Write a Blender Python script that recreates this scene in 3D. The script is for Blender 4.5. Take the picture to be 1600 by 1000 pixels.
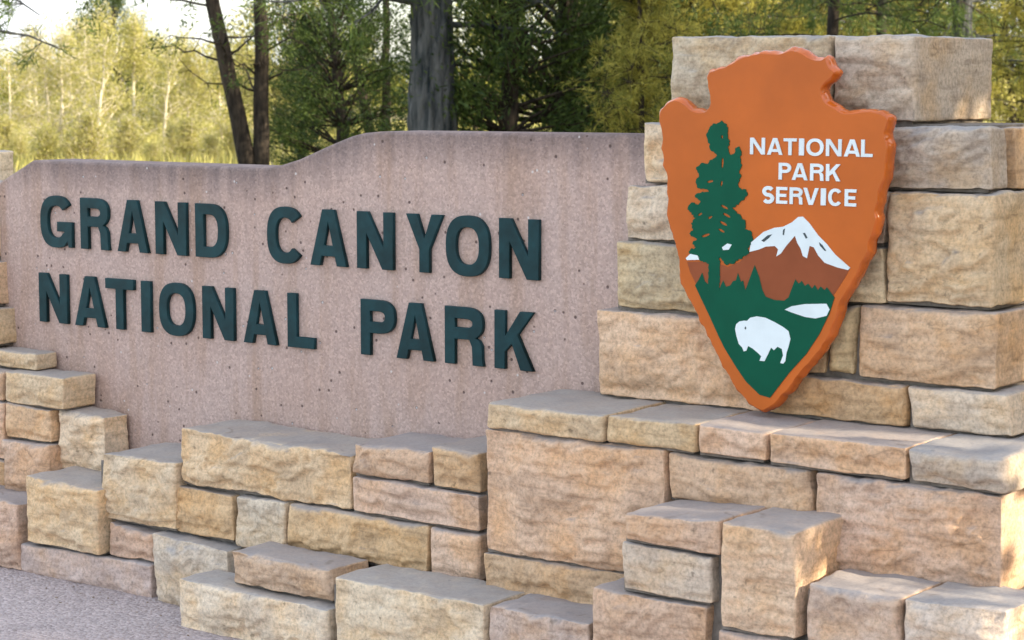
import bpy, bmesh, math, random
import numpy as np
from mathutils import Matrix, Vector

for o in list(bpy.data.objects):
    bpy.data.objects.remove(o, do_unlink=True)
scene = bpy.context.scene
COL = scene.collection
R = math.radians

# ------------------------------------------------------------------ camera
# x runs along the sign to the right, y runs into the scene, z is up; the camera stands at the origin at eye height
EYE = 1.65
PITCH, YAW = R(6.436), R(37.14)
cam_d = bpy.data.cameras.new('camera')
cam = bpy.data.objects.new('camera', cam_d)
COL.objects.link(cam)
cam.location = (0, 0, EYE)
cam.rotation_euler = (R(90) - PITCH, 0, YAW)
cam_d.sensor_width = 36
cam_d.lens = 73.8
cam_d.clip_end = 3000
cam_d.dof.use_dof = True
cam_d.dof.focus_distance = 6.2
cam_d.dof.aperture_fstop = 9.0
scene.camera = cam

# ------------------------------------------------------------------ sky, sun, exposure
SUN_EL, SUN_AZ = R(24), R(78)          # azimuth clockwise from +y: the sun stands low on the right
w = bpy.data.worlds.new('World')
scene.world = w
w.use_nodes = True
nt = w.node_tree
nt.nodes.clear()
sky = nt.nodes.new('ShaderNodeTexSky')
sky.sky_type = 'NISHITA'
sky.sun_disc = False
sky.sun_elevation = SUN_EL
sky.sun_rotation = SUN_AZ
sky.air_density = 1.0
sky.dust_density = 2.0
sky.ozone_density = 1.0
bg = nt.nodes.new('ShaderNodeBackground')
bg.inputs[1].default_value = 0.15
wo = nt.nodes.new('ShaderNodeOutputWorld')
# broken white cloud over the whole sky
wtc = nt.nodes.new('ShaderNodeTexCoord')
wmap = nt.nodes.new('ShaderNodeVectorMath'); wmap.operation = 'MULTIPLY'; wmap.inputs[1].default_value = (1, 1, 2.2)
wnz = nt.nodes.new('ShaderNodeTexNoise'); wnz.inputs['Scale'].default_value = 3.4; wnz.inputs['Detail'].default_value = 4; wnz.inputs['Roughness'].default_value = .55
wrp = nt.nodes.new('ShaderNodeValToRGB')
wrp.color_ramp.elements[0].position = .40; wrp.color_ramp.elements[0].color = (.15, .15, .15, 1)
wrp.color_ramp.elements[1].position = .60; wrp.color_ramp.elements[1].color = (.95, .95, .95, 1)
wmx = nt.nodes.new('ShaderNodeMix'); wmx.data_type = 'RGBA'; wmx.inputs[7].default_value = (2.80, 2.86, 2.95, 1)
nt.links.new(wtc.outputs['Generated'], wmap.inputs[0]); nt.links.new(wmap.outputs[0], wnz.inputs['Vector'])
nt.links.new(wnz.outputs['Fac'], wrp.inputs[0]); nt.links.new(wrp.outputs[0], wmx.inputs[0])
nt.links.new(sky.outputs[0], wmx.inputs[6]); nt.links.new(wmx.outputs[2], bg.inputs[0])
nt.links.new(bg.outputs[0], wo.inputs[0])
sd = bpy.data.lights.new('sun', 'SUN')
sd.energy = 2.2
sd.angle = R(0.5)
sd.color = (1.0, 0.86, 0.64)
sun = bpy.data.objects.new('sun', sd)
COL.objects.link(sun)
sv = Vector((math.sin(SUN_AZ) * math.cos(SUN_EL), math.cos(SUN_AZ) * math.cos(SUN_EL), math.sin(SUN_EL)))
sun.rotation_euler = sv.to_track_quat('Z', 'Y').to_euler()
sun.location = (20, 5, 20)
scene.cycles.max_bounces = 6
scene.cycles.diffuse_bounces = 3
scene.cycles.glossy_bounces = 2
scene.cycles.transmission_bounces = 3
scene.view_settings.view_transform = 'Standard'
scene.view_settings.look = 'None'
scene.view_settings.gamma = 1
scene.view_settings.use_curve_mapping = False
scene.view_settings.exposure = 2.0

# ------------------------------------------------------------------ helpers
def tag(o, label=None, cat=None, group=None, kind=None):
    if label: o['label'] = label
    if cat: o['category'] = cat
    if group: o['group'] = group
    if kind: o['kind'] = kind
    return o

def empty(name, loc):
    o = bpy.data.objects.new(name, None)
    o.empty_display_size = 0.2
    COL.objects.link(o)
    o.location = loc
    return o

def link(name, me, parent=None, loc=(0, 0, 0), mat=None):
    o = bpy.data.objects.new(name, me)
    COL.objects.link(o)
    if parent is not None:
        o.parent = parent
    o.location = loc
    if mat is not None and not me.materials:
        me.materials.append(mat)
    return o

def quads_mesh(name, V, Q, smooth=True):
    V = np.asarray(V, np.float32); Q = np.asarray(Q, np.int32)
    me = bpy.data.meshes.new(name)
    me.vertices.add(len(V)); me.vertices.foreach_set('co', V.ravel())
    n = len(Q)
    me.loops.add(n * 4); me.loops.foreach_set('vertex_index', Q.ravel())
    me.polygons.add(n)
    me.polygons.foreach_set('loop_start', np.arange(0, n * 4, 4, dtype=np.int32))
    me.polygons.foreach_set('use_smooth', np.full(n, smooth, dtype=bool))
    me.update(calc_edges=True)
    return me

_prm = np.random.RandomState(7).permutation(256)
_prm = np.concatenate([_prm, _prm, _prm])
_grd = np.random.RandomState(8).normal(size=(256, 3)); _grd /= np.linalg.norm(_grd, axis=1)[:, None]
def perlin(P):
    P = np.asarray(P, float)
    I = np.floor(P).astype(int); Fr = P - I; I &= 255
    u = Fr * Fr * Fr * (Fr * (Fr * 6 - 15) + 10)
    out = 0
    for dx in (0, 1):
        for dy in (0, 1):
            for dz in (0, 1):
                h = _prm[_prm[_prm[(I[:, 0] + dx) & 255] + ((I[:, 1] + dy) & 255)] + ((I[:, 2] + dz) & 255)]
                g = _grd[h & 255]
                d = (g * (Fr - np.array([dx, dy, dz]))).sum(1)
                wx = u[:, 0] if dx else 1 - u[:, 0]
                wy = u[:, 1] if dy else 1 - u[:, 1]
                wz = u[:, 2] if dz else 1 - u[:, 2]
                out = out + d * wx * wy * wz
    return out * 1.5
def fbm(P, o=3, g=.5):
    s = 0; a = 1
    P = np.asarray(P, float)
    for i in range(o):
        s = s + a * perlin(P * 2 ** i + i * 17.3); a *= g
    return s
def sstep(a, b, x):
    t = np.clip((x - a) / (b - a), 0, 1); return t * t * (3 - 2 * t)

# ------------------------------------------------------------------ materials
class NT:
    def __init__(s, name):
        s.m = bpy.data.materials.new(name); s.m.use_nodes = True
        s.t = s.m.node_tree; s.t.nodes.clear()
        s.out = s.t.nodes.new('ShaderNodeOutputMaterial')
    def n(s, typ, **kw):
        x = s.t.nodes.new('ShaderNode' + typ)
        for k, v in kw.items():
            if k in ('operation', 'blend_type', 'data_type', 'feature', 'noise_dimensions', 'distance', 'vector_type'): setattr(x, k, v)
            else: x.inputs[k].default_value = v
        return x
    def l(s, a, b): s.t.links.new(a, b)
    def noise(s, vec, scale, detail=4, rough=.55):
        x = s.n('TexNoise', Scale=scale, Detail=detail, Roughness=rough); s.l(vec, x.inputs['Vector']); return x.outputs['Fac']
    def ramp(s, fac, pts):
        x = s.t.nodes.new('ShaderNodeValToRGB'); s.l(fac, x.inputs[0])
        e = x.color_ramp.elements
        while len(e) < len(pts): e.new(.5)
        for q, (p, c) in zip(e, pts):
            q.position = p; q.color = (c, c, c, 1) if isinstance(c, (int, float)) else (*c, 1)
        return x.outputs[0]
    def mix(s, fac, a, b, bt='MIX'):
        x = s.t.nodes.new('ShaderNodeMix'); x.data_type = 'RGBA'; x.blend_type = bt
        for sock, v in ((x.inputs[0], fac), (x.inputs[6], a), (x.inputs[7], b)):
            if hasattr(v, 'links'): s.l(v, sock)
            else: sock.default_value = v if isinstance(v, (int, float)) else (*v, 1)
        return x.outputs[2]
    def math(s, op, a, b=None):
        x = s.t.nodes.new('ShaderNodeMath'); x.operation = op
        for i, v in enumerate((a, b)):
            if v is None: continue
            if hasattr(v, 'links'): s.l(v, x.inputs[i])
            else: x.inputs[i].default_value = v
        return x.outputs[0]
    def coords(s, scale=(1, 1, 1), rand=True, kind='Object'):
        tc = s.t.nodes.new('ShaderNodeTexCoord'); v = tc.outputs[kind]
        if rand:
            oi = s.t.nodes.new('ShaderNodeObjectInfo')
            m = s.math('MULTIPLY', oi.outputs['Random'], 57.0)
            a = s.t.nodes.new('ShaderNodeVectorMath'); a.operation = 'ADD'
            s.l(v, a.inputs[0]); s.l(m, a.inputs[1]); v = a.outputs[0]
        if scale != (1, 1, 1):
            a = s.t.nodes.new('ShaderNodeVectorMath'); a.operation = 'MULTIPLY'
            s.l(v, a.inputs[0]); a.inputs[1].default_value = scale; v = a.outputs[0]
        return v
    def bsdf(s, col, rough=.8, height=None, bump=.3, dist=.01, spec=.3):
        b = s.t.nodes.new('ShaderNodeBsdfPrincipled')
        for sock, v in ((b.inputs['Base Color'], col), (b.inputs['Roughness'], rough)):
            if hasattr(v, 'links'): s.l(v, sock)
            else: sock.default_value = v if isinstance(v, (int, float)) else (*v, 1)
        b.inputs['Specular IOR Level'].default_value = spec
        if height is not None:
            bp = s.t.nodes.new('ShaderNodeBump'); bp.inputs['Strength'].default_value = bump; bp.inputs['Distance'].default_value = dist
            s.l(height, bp.inputs['Height']); s.l(bp.outputs[0], b.inputs['Normal'])
        s.l(b.outputs[0], s.out.inputs[0]); s.b = b
        return b

def mat_sandstone():
    m = NT('sandstone')
    oi = m.t.nodes.new('ShaderNodeObjectInfo')
    base = oi.outputs['Color']
    v = m.coords()
    vs = m.coords((4, 4, 34))
    big = m.noise(v, 7, 4, .6)
    c = m.mix(m.ramp(big, [(.42, 0), (.64, .65)]), base, m.mix(1.0, base, (1.0, .82, .58), 'MULTIPLY'))
    big2 = m.noise(m.coords((1.3, 1.3, 1.6)), 5.3, 5, .6)
    c = m.mix(m.ramp(big2, [(.50, 0), (.66, .75)]), c, m.mix(1.0, base, (.72, .71, .72), 'MULTIPLY'))
    st = m.noise(vs, 1.6, 3, .6)
    c = m.mix(.55, c, m.mix(1.0, c, m.ramp(st, [(.32, (.60, .55, .50)), (.46, (1.0, .98, .95)), (.60, (1.06, 1.05, 1.03)), (.72, (1.22, 1.20, 1.16))]), 'MULTIPLY'))
    gr = m.noise(v, 95, 2, .7)
    c = m.mix(.7, c, m.mix(1.0, c, m.ramp(gr, [(.30, .62), (.5, 1.0), (.70, 1.28)]), 'MULTIPLY'))
    sp = m.noise(v, 30, 3, .6)
    c = m.mix(m.ramp(sp, [(.66, 0), (.74, .55)]), c, (.10, .075, .05))
    # grey sky light painted into the upward faces, along with lichen and grime
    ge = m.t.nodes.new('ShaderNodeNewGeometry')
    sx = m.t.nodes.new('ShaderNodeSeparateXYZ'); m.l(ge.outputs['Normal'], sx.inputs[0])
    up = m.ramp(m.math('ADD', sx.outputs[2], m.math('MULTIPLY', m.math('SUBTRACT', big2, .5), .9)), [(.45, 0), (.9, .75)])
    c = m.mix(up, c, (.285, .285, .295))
    veins = m.math('ABSOLUTE', m.math('SUBTRACT', m.noise(m.coords((1, 1, 2.2)), 2.6, 3, .5), .5))
    vein = m.ramp(veins, [(0, 1), (.010, 0)])
    c = m.mix(m.math('MULTIPLY', vein, m.ramp(big, [(.56, 0), (.62, .4)])), c, (.13, .09, .055))
    c = m.mix(m.ramp(ge.outputs['Pointiness'], [(.51, 0), (.57, .55)]), c, m.mix(1.0, base, (1.18, 1.16, 1.10), 'MULTIPLY'))
    fine = m.noise(v, 150, 1, .7)
    mid = m.noise(v, 30, 5, .72)
    h = m.math('ADD', m.math('MULTIPLY', mid, .9), m.math('MULTIPLY', fine, .22))
    h = m.math('ADD', h, m.math('MULTIPLY', st, .35))
    m.bsdf(c, .9, h, .6, .006, .2)
    return m.m

def mat_simple(name, col, rough=.8, scale=30, var=.25, bump=.2, dist=.004, spec=.3, rand=True):
    m = NT(name)
    v = m.coords(rand=rand)
    n1 = m.noise(v, scale, 5, .6)
    c = m.mix(1.0, col, m.ramp(n1, [(.25, 1 - var), (.75, 1 + var)]), 'MULTIPLY')
    m.bsdf(c, rough, m.noise(v, scale * 3, 4, .6), bump, dist, spec)
    return m.m

def mat_panel():
    m = NT('pink_aggregate_concrete')
    v = m.coords(rand=False)
    vz = m.coords((7, 7, .8), rand=False)
    base = (.485, .345, .29)
    n0 = m.noise(v, 2.2, 5, .6)
    c = m.mix(m.ramp(n0, [(.35, 0), (.7, 1)]), base, (.51, .385, .34))
    stv = m.noise(vz, 1.5, 5, .6)
    c = m.mix(m.ramp(stv, [(.49, 0), (.66, .7)]), c, (.41, .275, .205))
    stw = m.noise(m.coords((16, 16, 1.1), rand=False), 1.2, 4, .6)
    c = m.mix(m.ramp(stw, [(.6, 0), (.75, .35)]), c, (.31, .225, .195))
    # rain grime below the coping line
    sx = m.t.nodes.new('ShaderNodeSeparateXYZ'); m.l(v, sx.inputs[0])
    sx2 = m.math('ADD', sx.outputs[2], m.math('MULTIPLY', m.noise(m.coords((20, 20, 2), rand=False), 1.0, 4), .16))
    step_up = m.ramp(m.math('MULTIPLY', m.math('ADD', sx.outputs[0], .2), 2.2), [(0, 0), (1, 1)])
    sx2 = m.math('SUBTRACT', sx2, m.math('MULTIPLY', step_up, .125))
    c = m.mix(m.ramp(sx2, [(1.30, 0), (1.47, .55)]) if False else m.ramp(m.math('SUBTRACT', sx2, .5), [(.84, 0), (.97, .8)]), c, (.14, .11, .11))
    # aggregate chips, light and dark
    vo = m.t.nodes.new('ShaderNodeTexVoronoi'); vo.inputs['Scale'].default_value = 150; m.l(v, vo.inputs['Vector'])
    r = m.t.nodes.new('ShaderNodeSeparateColor'); m.l(vo.outputs['Color'], r.inputs[0])
    c = m.mix(.75, c, m.mix(1.0, c, m.ramp(r.outputs[0], [(.0, .76), (.25, .92), (.7, 1.04), (1, 1.26)]), 'MULTIPLY'))
    pits = m.t.nodes.new('ShaderNodeTexVoronoi'); pits.inputs['Scale'].default_value = 30; m.l(v, pits.inputs['Vector'])
    pr = m.t.nodes.new('ShaderNodeSeparateColor'); m.l(pits.outputs['Color'], pr.inputs[0])
    pit = m.math('MULTIPLY', m.ramp(pits.outputs['Distance'], [(.10, 1), (.17, 0)]), m.ramp(pr.outputs[1], [(.88, 0), (.91, 1)]))
    c = m.mix(m.math('MULTIPLY', pit, .8), c, (.09, .06, .055))
    wh = m.math('MULTIPLY', m.ramp(pits.outputs['Distance'], [(.08, 1), (.15, 0)]), m.ramp(pr.outputs[2], [(.80, 0), (.82, 1)]))
    c = m.mix(m.math('MULTIPLY', wh, .8), c, (.66, .62, .60))
    h = m.math('ADD', m.math('MULTIPLY', r.outputs[1], .5), m.noise(v, 60, 4, .7))
    h = m.math('SUBTRACT', h, m.math('MULTIPLY', pit, 2.0))
    m.bsdf(c, .88, h, .6, .004, .25)
    return m.m

def mat_gravel():
    m = NT('fine_gravel_paving')
    v = m.coords(rand=False)
    vo = m.t.nodes.new('ShaderNodeTexVoronoi'); vo.inputs['Scale'].default_value = 95; m.l(v, vo.inputs['Vector'])
    r = m.t.nodes.new('ShaderNodeSeparateColor'); m.l(vo.outputs['Color'], r.inputs[0])
    n0 = m.noise(v, 1.6, 5, .6)
    c = m.mix(m.ramp(n0, [(.3, 0), (.7, 1)]), (.41, .345, .335), (.49, .42, .41))
    c = m.mix(.8, c, m.mix(1.0, c, m.ramp(r.outputs[0], [(0, .68), (.3, .9), (.7, 1.07), (1, 1.35)]), 'MULTIPLY'))
    h = m.math('ADD', m.math('MULTIPLY', vo.outputs['Distance'], -1.5), m.math('MULTIPLY', r.outputs[1], .8))
    m.bsdf(c, .9, h, .7, .006, .25)
    return m.m

def mat_leaf(name, c1, c2, trans=.35, rough=.6):
    m = NT(name)
    ge = m.t.nodes.new('ShaderNodeNewGeometry')
    rnd = ge.outputs['Random Per Island']
    n = m.noise(m.coords(rand=True), 1.3, 3)
    f = m.math('ADD', m.math('MULTIPLY', rnd, .6), m.math('MULTIPLY', m.ramp(n, [(.3, 0), (.7, 1)]), .4))
    c = m.mix(f, c1, c2)
    b = m.bsdf(c, rough, spec=.25)
    t = m.t.nodes.new('ShaderNodeBsdfTranslucent'); m.l(c, t.inputs[0])
    mx = m.t.nodes.new('ShaderNodeMixShader'); mx.inputs[0].default_value = trans
    m.l(b.outputs[0], mx.inputs[1]); m.l(t.outputs[0], mx.inputs[2]); m.l(mx.outputs[0], m.out.inputs[0])
    return m.m

def mat_bark(name, c1, c2, zs=.18, scale=26, dist=.02):
    m = NT(name)
    v = m.coords((1, 1, zs))
    n = m.noise(v, scale, 6, .65)
    n2 = m.noise(m.coords((1, 1, .5)), 4, 4)
    c = m.mix(m.ramp(n, [(.35, 0), (.65, 1)]), c1, c2)
    c = m.mix(1.0, c, m.ramp(n2, [(.3, .8), (.7, 1.2)]), 'MULTIPLY')
    m.bsdf(c, .9, n, .9, dist, .15)
    return m.m

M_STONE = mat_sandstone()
M_MORTAR = mat_simple('dark_raked_mortar', (.20, .175, .15), .95, 40, .35, .5, .006)
M_PANEL = mat_panel()
M_GRAVEL = mat_gravel()
M_EARTH = mat_simple('dry_forest_floor', (.30, .25, .12), .95, 1.5, .4, .4, .05, rand=False)
M_LETTER = mat_simple('weathered_dark_teal_paint', (.006, .036, .042), .45, 14, .45, .25, .002, .22)
M_ORANGE = mat_simple('orange_brown_sign_paint', (.52, .116, .012), .33, 4, .16, .12, .002, .35)
M_GREEN = mat_simple('sign_green_paint', (.001, .085, .045), .55, 7, .16, .08, .001, .15)
M_BROWN = mat_simple('sign_brown_paint', (.27, .075, .030), .55, 7, .16, .08, .001, .15)
M_WHITE = mat_simple('sign_white_paint', (.72, .80, .82), .5, 9, .10, .06, .001, .2)
M_MARK = mat_simple('sign_dark_line_paint', (.04, .06, .07), .4, 12, .05, .04, .001, .4)
M_STEEL = mat_simple('galvanised_bracket', (.25, .25, .25), .5, 20, .15, .1, .002)

# ------------------------------------------------------------------ ground
def sheet(name, pts, z, mat, label=None):
    me = bpy.data.meshes.new(name)
    me.from_pydata([(x, y, z) for x, y in pts], [], [tuple(range(len(pts)))])
    return tag(link(name, me, None, (0, 0, 0), mat), label, None, None, 'structure')
sheet('ground', [(-900, -900), (900, -900), (900, 900), (-900, 900)], -.004, M_EARTH)
sheet('pavement', [(-14, -3), (4, -3), (4, 4.86), (-14, 4.86)], 0, M_GRAVEL)

# ------------------------------------------------------------------ stones
PAL = {'buff': (.615, .485, .33), 'pink': (.62, .46, .355), 'cream': (.635, .53, .395), 'pale': (.64, .555, .47), 'grey': (.53, .465, .395),
       'tan': (.58, .42, .28), 'rose': (.55, .415, .345), 'mauve': (.51, .41, .365), 'gold': (.60, .455, .285)}
def lin(a, b, step, r):
    n = max(3, int(round((b - a - 2 * r) / step)))
    inner = np.linspace(a + r, b - r, n + 1)
    return np.concatenate([[a, a + r * .3, a + r * .65], inner, [b - r * .65, b - r * .3, b]])
def stone_mesh(w, h, d, seed, rough=1.0, strata=0.0, step=.0085):
    """rock-faced block, x in +-w/2, z in 0..h, front at y=0, back at y=d"""
    rough *= 1.2
    rs = np.random.RandomState(seed)
    r = min(.005 + .004 * rs.rand(), .25 * min(w, h))
    xs, zs, ys = lin(-w / 2, w / 2, step, r), lin(0, h, step, r), lin(0, d, .03, r)
    nx, ny, nz = len(xs), len(ys), len(zs)
    idx = -np.ones((nx, ny, nz), int)
    m = np.zeros((nx, ny, nz), bool)
    m[0] = m[-1] = True; m[:, 0] = m[:, -1] = True; m[:, :, 0] = m[:, :, -1] = True
    ii = np.argwhere(m); idx[m] = np.arange(len(ii))
    P = np.stack([xs[ii[:, 0]], ys[ii[:, 1]], zs[ii[:, 2]]], 1)
    Q = []
    def face(a):
        a00, a10, a11, a01 = a[:-1, :-1], a[1:, :-1], a[1:, 1:], a[:-1, 1:]
        return np.stack([a00, a10, a11, a01], -1).reshape(-1, 4)
    Q += [face(idx[:, 0, :]), face(idx[:, -1, :])[:, ::-1], face(idx[0])[:, ::-1], face(idx[-1]), face(idx[:, :, 0])[:, ::-1], face(idx[:, :, -1])]
    Q = np.concatenate(Q)
    lo = np.array([-w / 2 + r, r, r]); hi = np.array([w / 2 - r, d - r, h - r])
    q = np.clip(P, lo, hi)
    nrm = P - q; nrm /= np.maximum(np.linalg.norm(nrm, axis=1), 1e-9)[:, None]
    off = rs.rand(3) * 100
    Pw = P + off
    # uneven arrises: the rounding radius changes along the edges
    rr = r * (1 + .55 * perlin(Pw * 11))
    S = q + nrm * np.minimum(rr, r * 1.25)[:, None]
    d0 = .0055 * fbm(Pw * 9, 3) * rough + .0022 * fbm(Pw * 38, 2) * rough
    S = S + nrm * d0[:, None]
    # quarry face on the front
    ex = np.minimum(P[:, 0] + w / 2, w / 2 - P[:, 0]); ez_b = P[:, 2]; ez_t = h - P[:, 2]
    ed = np.minimum(np.minimum(ex, ez_b), ez_t)
    front = np.clip(1 - P[:, 1] / (r * 1.2), 0, 1)
    u = P[:, 0] / w * 2; v = P[:, 2] / h * 2 - 1
    hb = (.010 + .012 * rs.rand()) * rough * np.ones(len(P)) + .013 * rough * fbm(np.stack([Pw[:, 0] * 4.5, np.full(len(P), off[1]), Pw[:, 2] * 7], 1), 2)
    for k in range(7):
        a = rs.rand() * 2 * math.pi
        slope = (.10 + .26 * rs.rand()) * rough
        dist = .45 + .45 * rs.rand()
        proj = (math.cos(a) * P[:, 0] + math.sin(a) * (P[:, 2] - h / 2))
        ext = abs(math.cos(a)) * w / 2 + abs(math.sin(a)) * h / 2
        pl = .022 * rough - slope * (proj - ext * dist) + .004 * perlin(Pw * 14 + k)
        hb = np.minimum(hb, pl)
    # chipped lower lip
    if rs.rand() < .75:
        X1 = np.stack([Pw[:, 0] * 9, Pw[:, 0] * 0 + 3, Pw[:, 0] * 0], 1)
        lip = (.014 + .026 * rs.rand()) * (1 + .8 * perlin(X1) + .9 * (np.abs(perlin(X1 * 2.1 + 5)) - .25))
        hb = hb - .022 * min(1, rough + .15) * (1 - sstep(.82, 1.06, ez_b / np.maximum(lip, .004))) * (.55 + .45 * sstep(-.2, .2, perlin(X1 * .6 + 9)))
    # bedding breaks: terraces in the split face
    tn = fbm(np.stack([Pw[:, 0] * 3.2, np.full(len(P), off[2]), Pw[:, 2] * 9], 1), 3) * 2.6
    fr_ = tn - np.floor(tn)
    hb = hb + .0125 * rough * (np.floor(tn) + sstep(.84, 1.0, fr_) - tn * .6)
    cr = fbm(np.stack([Pw[:, 0] * 7, Pw[:, 2] * 12, np.full(len(P), off[0])], 1), 3)
    hb = hb - .0060 * rough * (1 - sstep(.0, .06, np.abs(cr)))* sstep(-.1, .25, perlin(Pw * 4 + 31))
    wgt = sstep(-.004, .020, ed)
    hb = np.maximum(hb, -.008)
    hb = hb * wgt + strata * .0030 * np.sin(P[:, 2] * 190 + 5 * fbm(Pw * 5, 2)) * wgt
    hb = hb + (.0008 + .0026 * rs.rand()) * rough * fbm(Pw * 26, 4, .6)
    S[:, 1] -= front * hb
    # slightly out of square
    sk = rs.normal(size=4) * .0035
    S[:, 0] += sk[0] * v + sk[3] * (1 - front) * 0
    S[:, 2] += (sk[1] * u) * (.5 + .5 * v)
    return quads_mesh('stone', S, Q)

MORTAR = []
def stone(parent, x0, x1, z0, z1, yf, yb, col, seed, rough=1.0, strata=0.0, gap=.0030):
    x0 += gap; x1 -= gap; z0 += gap * .5; z1 -= gap * .5
    me = stone_mesh(x1 - x0, z1 - z0, yb - yf, seed, rough, strata)
    p = parent.location
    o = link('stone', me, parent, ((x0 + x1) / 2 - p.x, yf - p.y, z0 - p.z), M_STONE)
    rs = random.Random(seed)
    c = PAL[col]; c = (c[0], c[1] * .985, c[2] * .92); k = rs.uniform(.88, 1.10)
    rj = random.Random(seed + 999); j = lambda: rj.uniform(-.0012, .0012)
    MORTAR.append((x0 - gap * 2.4 + j(), x1 - .016 + j(), yf + .020 + j(), yb - .02 + j(), z0 - .008 + j(), z1 - .018 + j()))
    o.color = (c[0] * k * rs.uniform(1.0, 1.06), c[1] * k, c[2] * k * rs.uniform(.94, 1.06), 1)
    return o

def box_part(name, parent, boxes, mat):
    V, Fc = [], []
    p = parent.location
    for (x0, x1, y0, y1, z0, z1) in boxes:
        b = len(V)
        V += [(x - p.x, y - p.y, z - p.z) for x in (x0, x1) for y in (y0, y1) for z in (z0, z1)]
        Fc += [tuple(b + i for i in f) for f in ((0, 1, 3, 2), (4, 6, 7, 5), (0, 4, 5, 1), (2, 3, 7, 6), (0, 2, 6, 4), (1, 5, 7, 3))]
    me = bpy.data.meshes.new(name); me.from_pydata(V, [], Fc); me.update()
    return link(name, me, parent, (0, 0, 0), mat)

base = tag(empty('stepped_stone_wall', (-3.6, 4.7, 0)), 'low stepped wall of rough tan sandstone blocks under the concrete sign panel', 'stone wall')
BASE = [  # x0, x1, z0, z1, front y, back y, colour, roughness, strata
    (-6.10, -5.711, .652, .712, 4.79, 4.885, 'cream', .6, 0), (-5.822, -5.510, .538, .650, 4.736, 4.885, 'buff', .5, 0),
    (-6.15, -5.832, .540, .650, 4.736, 4.885, 'pink', .8, 0),
    (-5.824, -5.586, .414, .534, 4.74, 4.885, 'tan', .6, 0), (-5.582, -5.350, .325, .528, 4.775, 4.885, 'cream', .9, 0),
    (-6.08, -5.832, .330, .534, 4.74, 4.885, 'pink', .8, 0),
    (-5.820, -5.570, .216, .410, 4.72, 4.885, 'rose', .7, 0), (-5.880, -5.562, .0, .236, 4.57, 4.80, 'pink', .9, 0),
    (-6.30, -5.890, .0, .30, 4.58, 4.80, 'buff', .9, 0), (-6.08, -5.832, .226, .324, 4.74, 4.885, 'tan', .7, 0),
    (-5.512, -5.147, .112, .335, 4.56, 4.80, 'buff', .8, 0), (-5.573, -4.924, -.01, .103, 4.58, 4.80, 'mauve', .55, .2),
    (-5.174, -4.828, .230, .448, 4.60, 4.885, 'cream', .8, 0), (-5.136, -4.918, .112, .220, 4.59, 4.80, 'pink', .8, 0),
    (-4.902, -4.566, -.01, .212, 4.57, 4.80, 'pale', .9, 0), (-4.856, -4.594, .222, .372, 4.62, 4.885, 'tan', .6, 0),
    (-4.822, -4.101, .385, .556, 4.62, 4.885, 'buff', 1.2, 0), (-4.575, -4.358, .215, .376, 4.61, 4.885, 'pale', 1.0, 0),
    (-4.352, -3.798, .235, .378, 4.61, 4.885, 'tan', .7, 0), (-3.791, -3.604, .235, .376, 4.61, 4.885, 'pink', .5, 0),
    (-4.092, -3.608, .384, .490, 4.61, 4.885, 'pink', .6, .3), (-4.092, -3.796, .496, .592, 4.62, 4.885, 'pink', .9, 0),
    (-3.788, -3.612, .494, .610, 4.62, 4.885, 'tan', .7, 0),
    # lower front tier
    (-4.416, -4.006, .154, .254, 4.43, 4.60, 'pink', .8, 0), (-4.602, -3.984, -.01, .148, 4.39, 4.56, 'pale', .7, 0),
    (-3.946, -3.405, -.01, .252, 4.37, 4.60, 'cream', .7, 0), (-3.400, -3.062, -.01, .252, 4.38, 4.60, 'mauve', .9, 0),
    (-3.032, -2.684, .150, .362, 4.34, 4.57, 'pink', .7, 0), (-3.050, -2.66, -.01, .144, 4.35, 4.57, 'tan', .8, 0),
    # pedestal under the pillar
    (-3.540, -2.944, .352, .698, 4.55, 4.86, 'pink', .8, .4), (-3.556, -3.060, .240, .346, 4.56, 4.80, 'tan', .6, .3),
    (-2.938, -2.516, .570, .692, 4.56, 4.86, 'pink', .8, .3), (-2.502, -2.003, .440, .690, 4.55, 4.90, 'pink', .9, .6),
    (-3.522, -3.128, .702, .776, 4.535, 4.885, 'buff', .6, 0), (-3.124, -2.844, .702, .778, 4.54, 4.86, 'gold', .5, 0),
    (-2.840, -2.636, .702, .779, 4.54, 4.86, 'pink', .4, 0), (-2.630, -2.248, .700, .780, 4.54, 4.86, 'pink', .5, 0),
    (-2.244, -1.990, .698, .782, 4.54, 4.90, 'grey', .7, 0),
    # steps before the pedestal
    (-2.926, -2.640, .500, .580, 4.33, 4.57, 'pink', .6, .3), (-2.938, -2.666, .370, .492, 4.34, 4.57, 'pale', .5, .4),
    (-2.628, -2.414, .326, .592, 4.31, 4.57, 'pink', .6, .7), (-2.640, -2.410, .12, .318, 4.32, 4.57, 'rose', .7, 0), (-2.640, -2.410, -.01, .114, 4.32, 4.57, 'tan', .7, 0),
    (-2.400, -2.152, .18, .468, 4.33, 4.57, 'mauve', .8, 0), (-2.146, -1.892, .20, .472, 4.33, 4.57, 'pale', .8, .3),
    (-2.400, -2.10, -.01, .172, 4.33, 4.57, 'pink', .8, 0), (-2.092, -1.88, -.01, .19, 4.33, 4.57, 'buff', .8, 0),
    (-2.13, -1.895, -.01, .43, 4.60, 4.92, 'tan', .8, 0),
]
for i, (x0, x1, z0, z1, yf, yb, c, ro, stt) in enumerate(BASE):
    stone(base, x0, x1, z0, z1, yf, yb, c, 100 + i, ro, stt)
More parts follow.
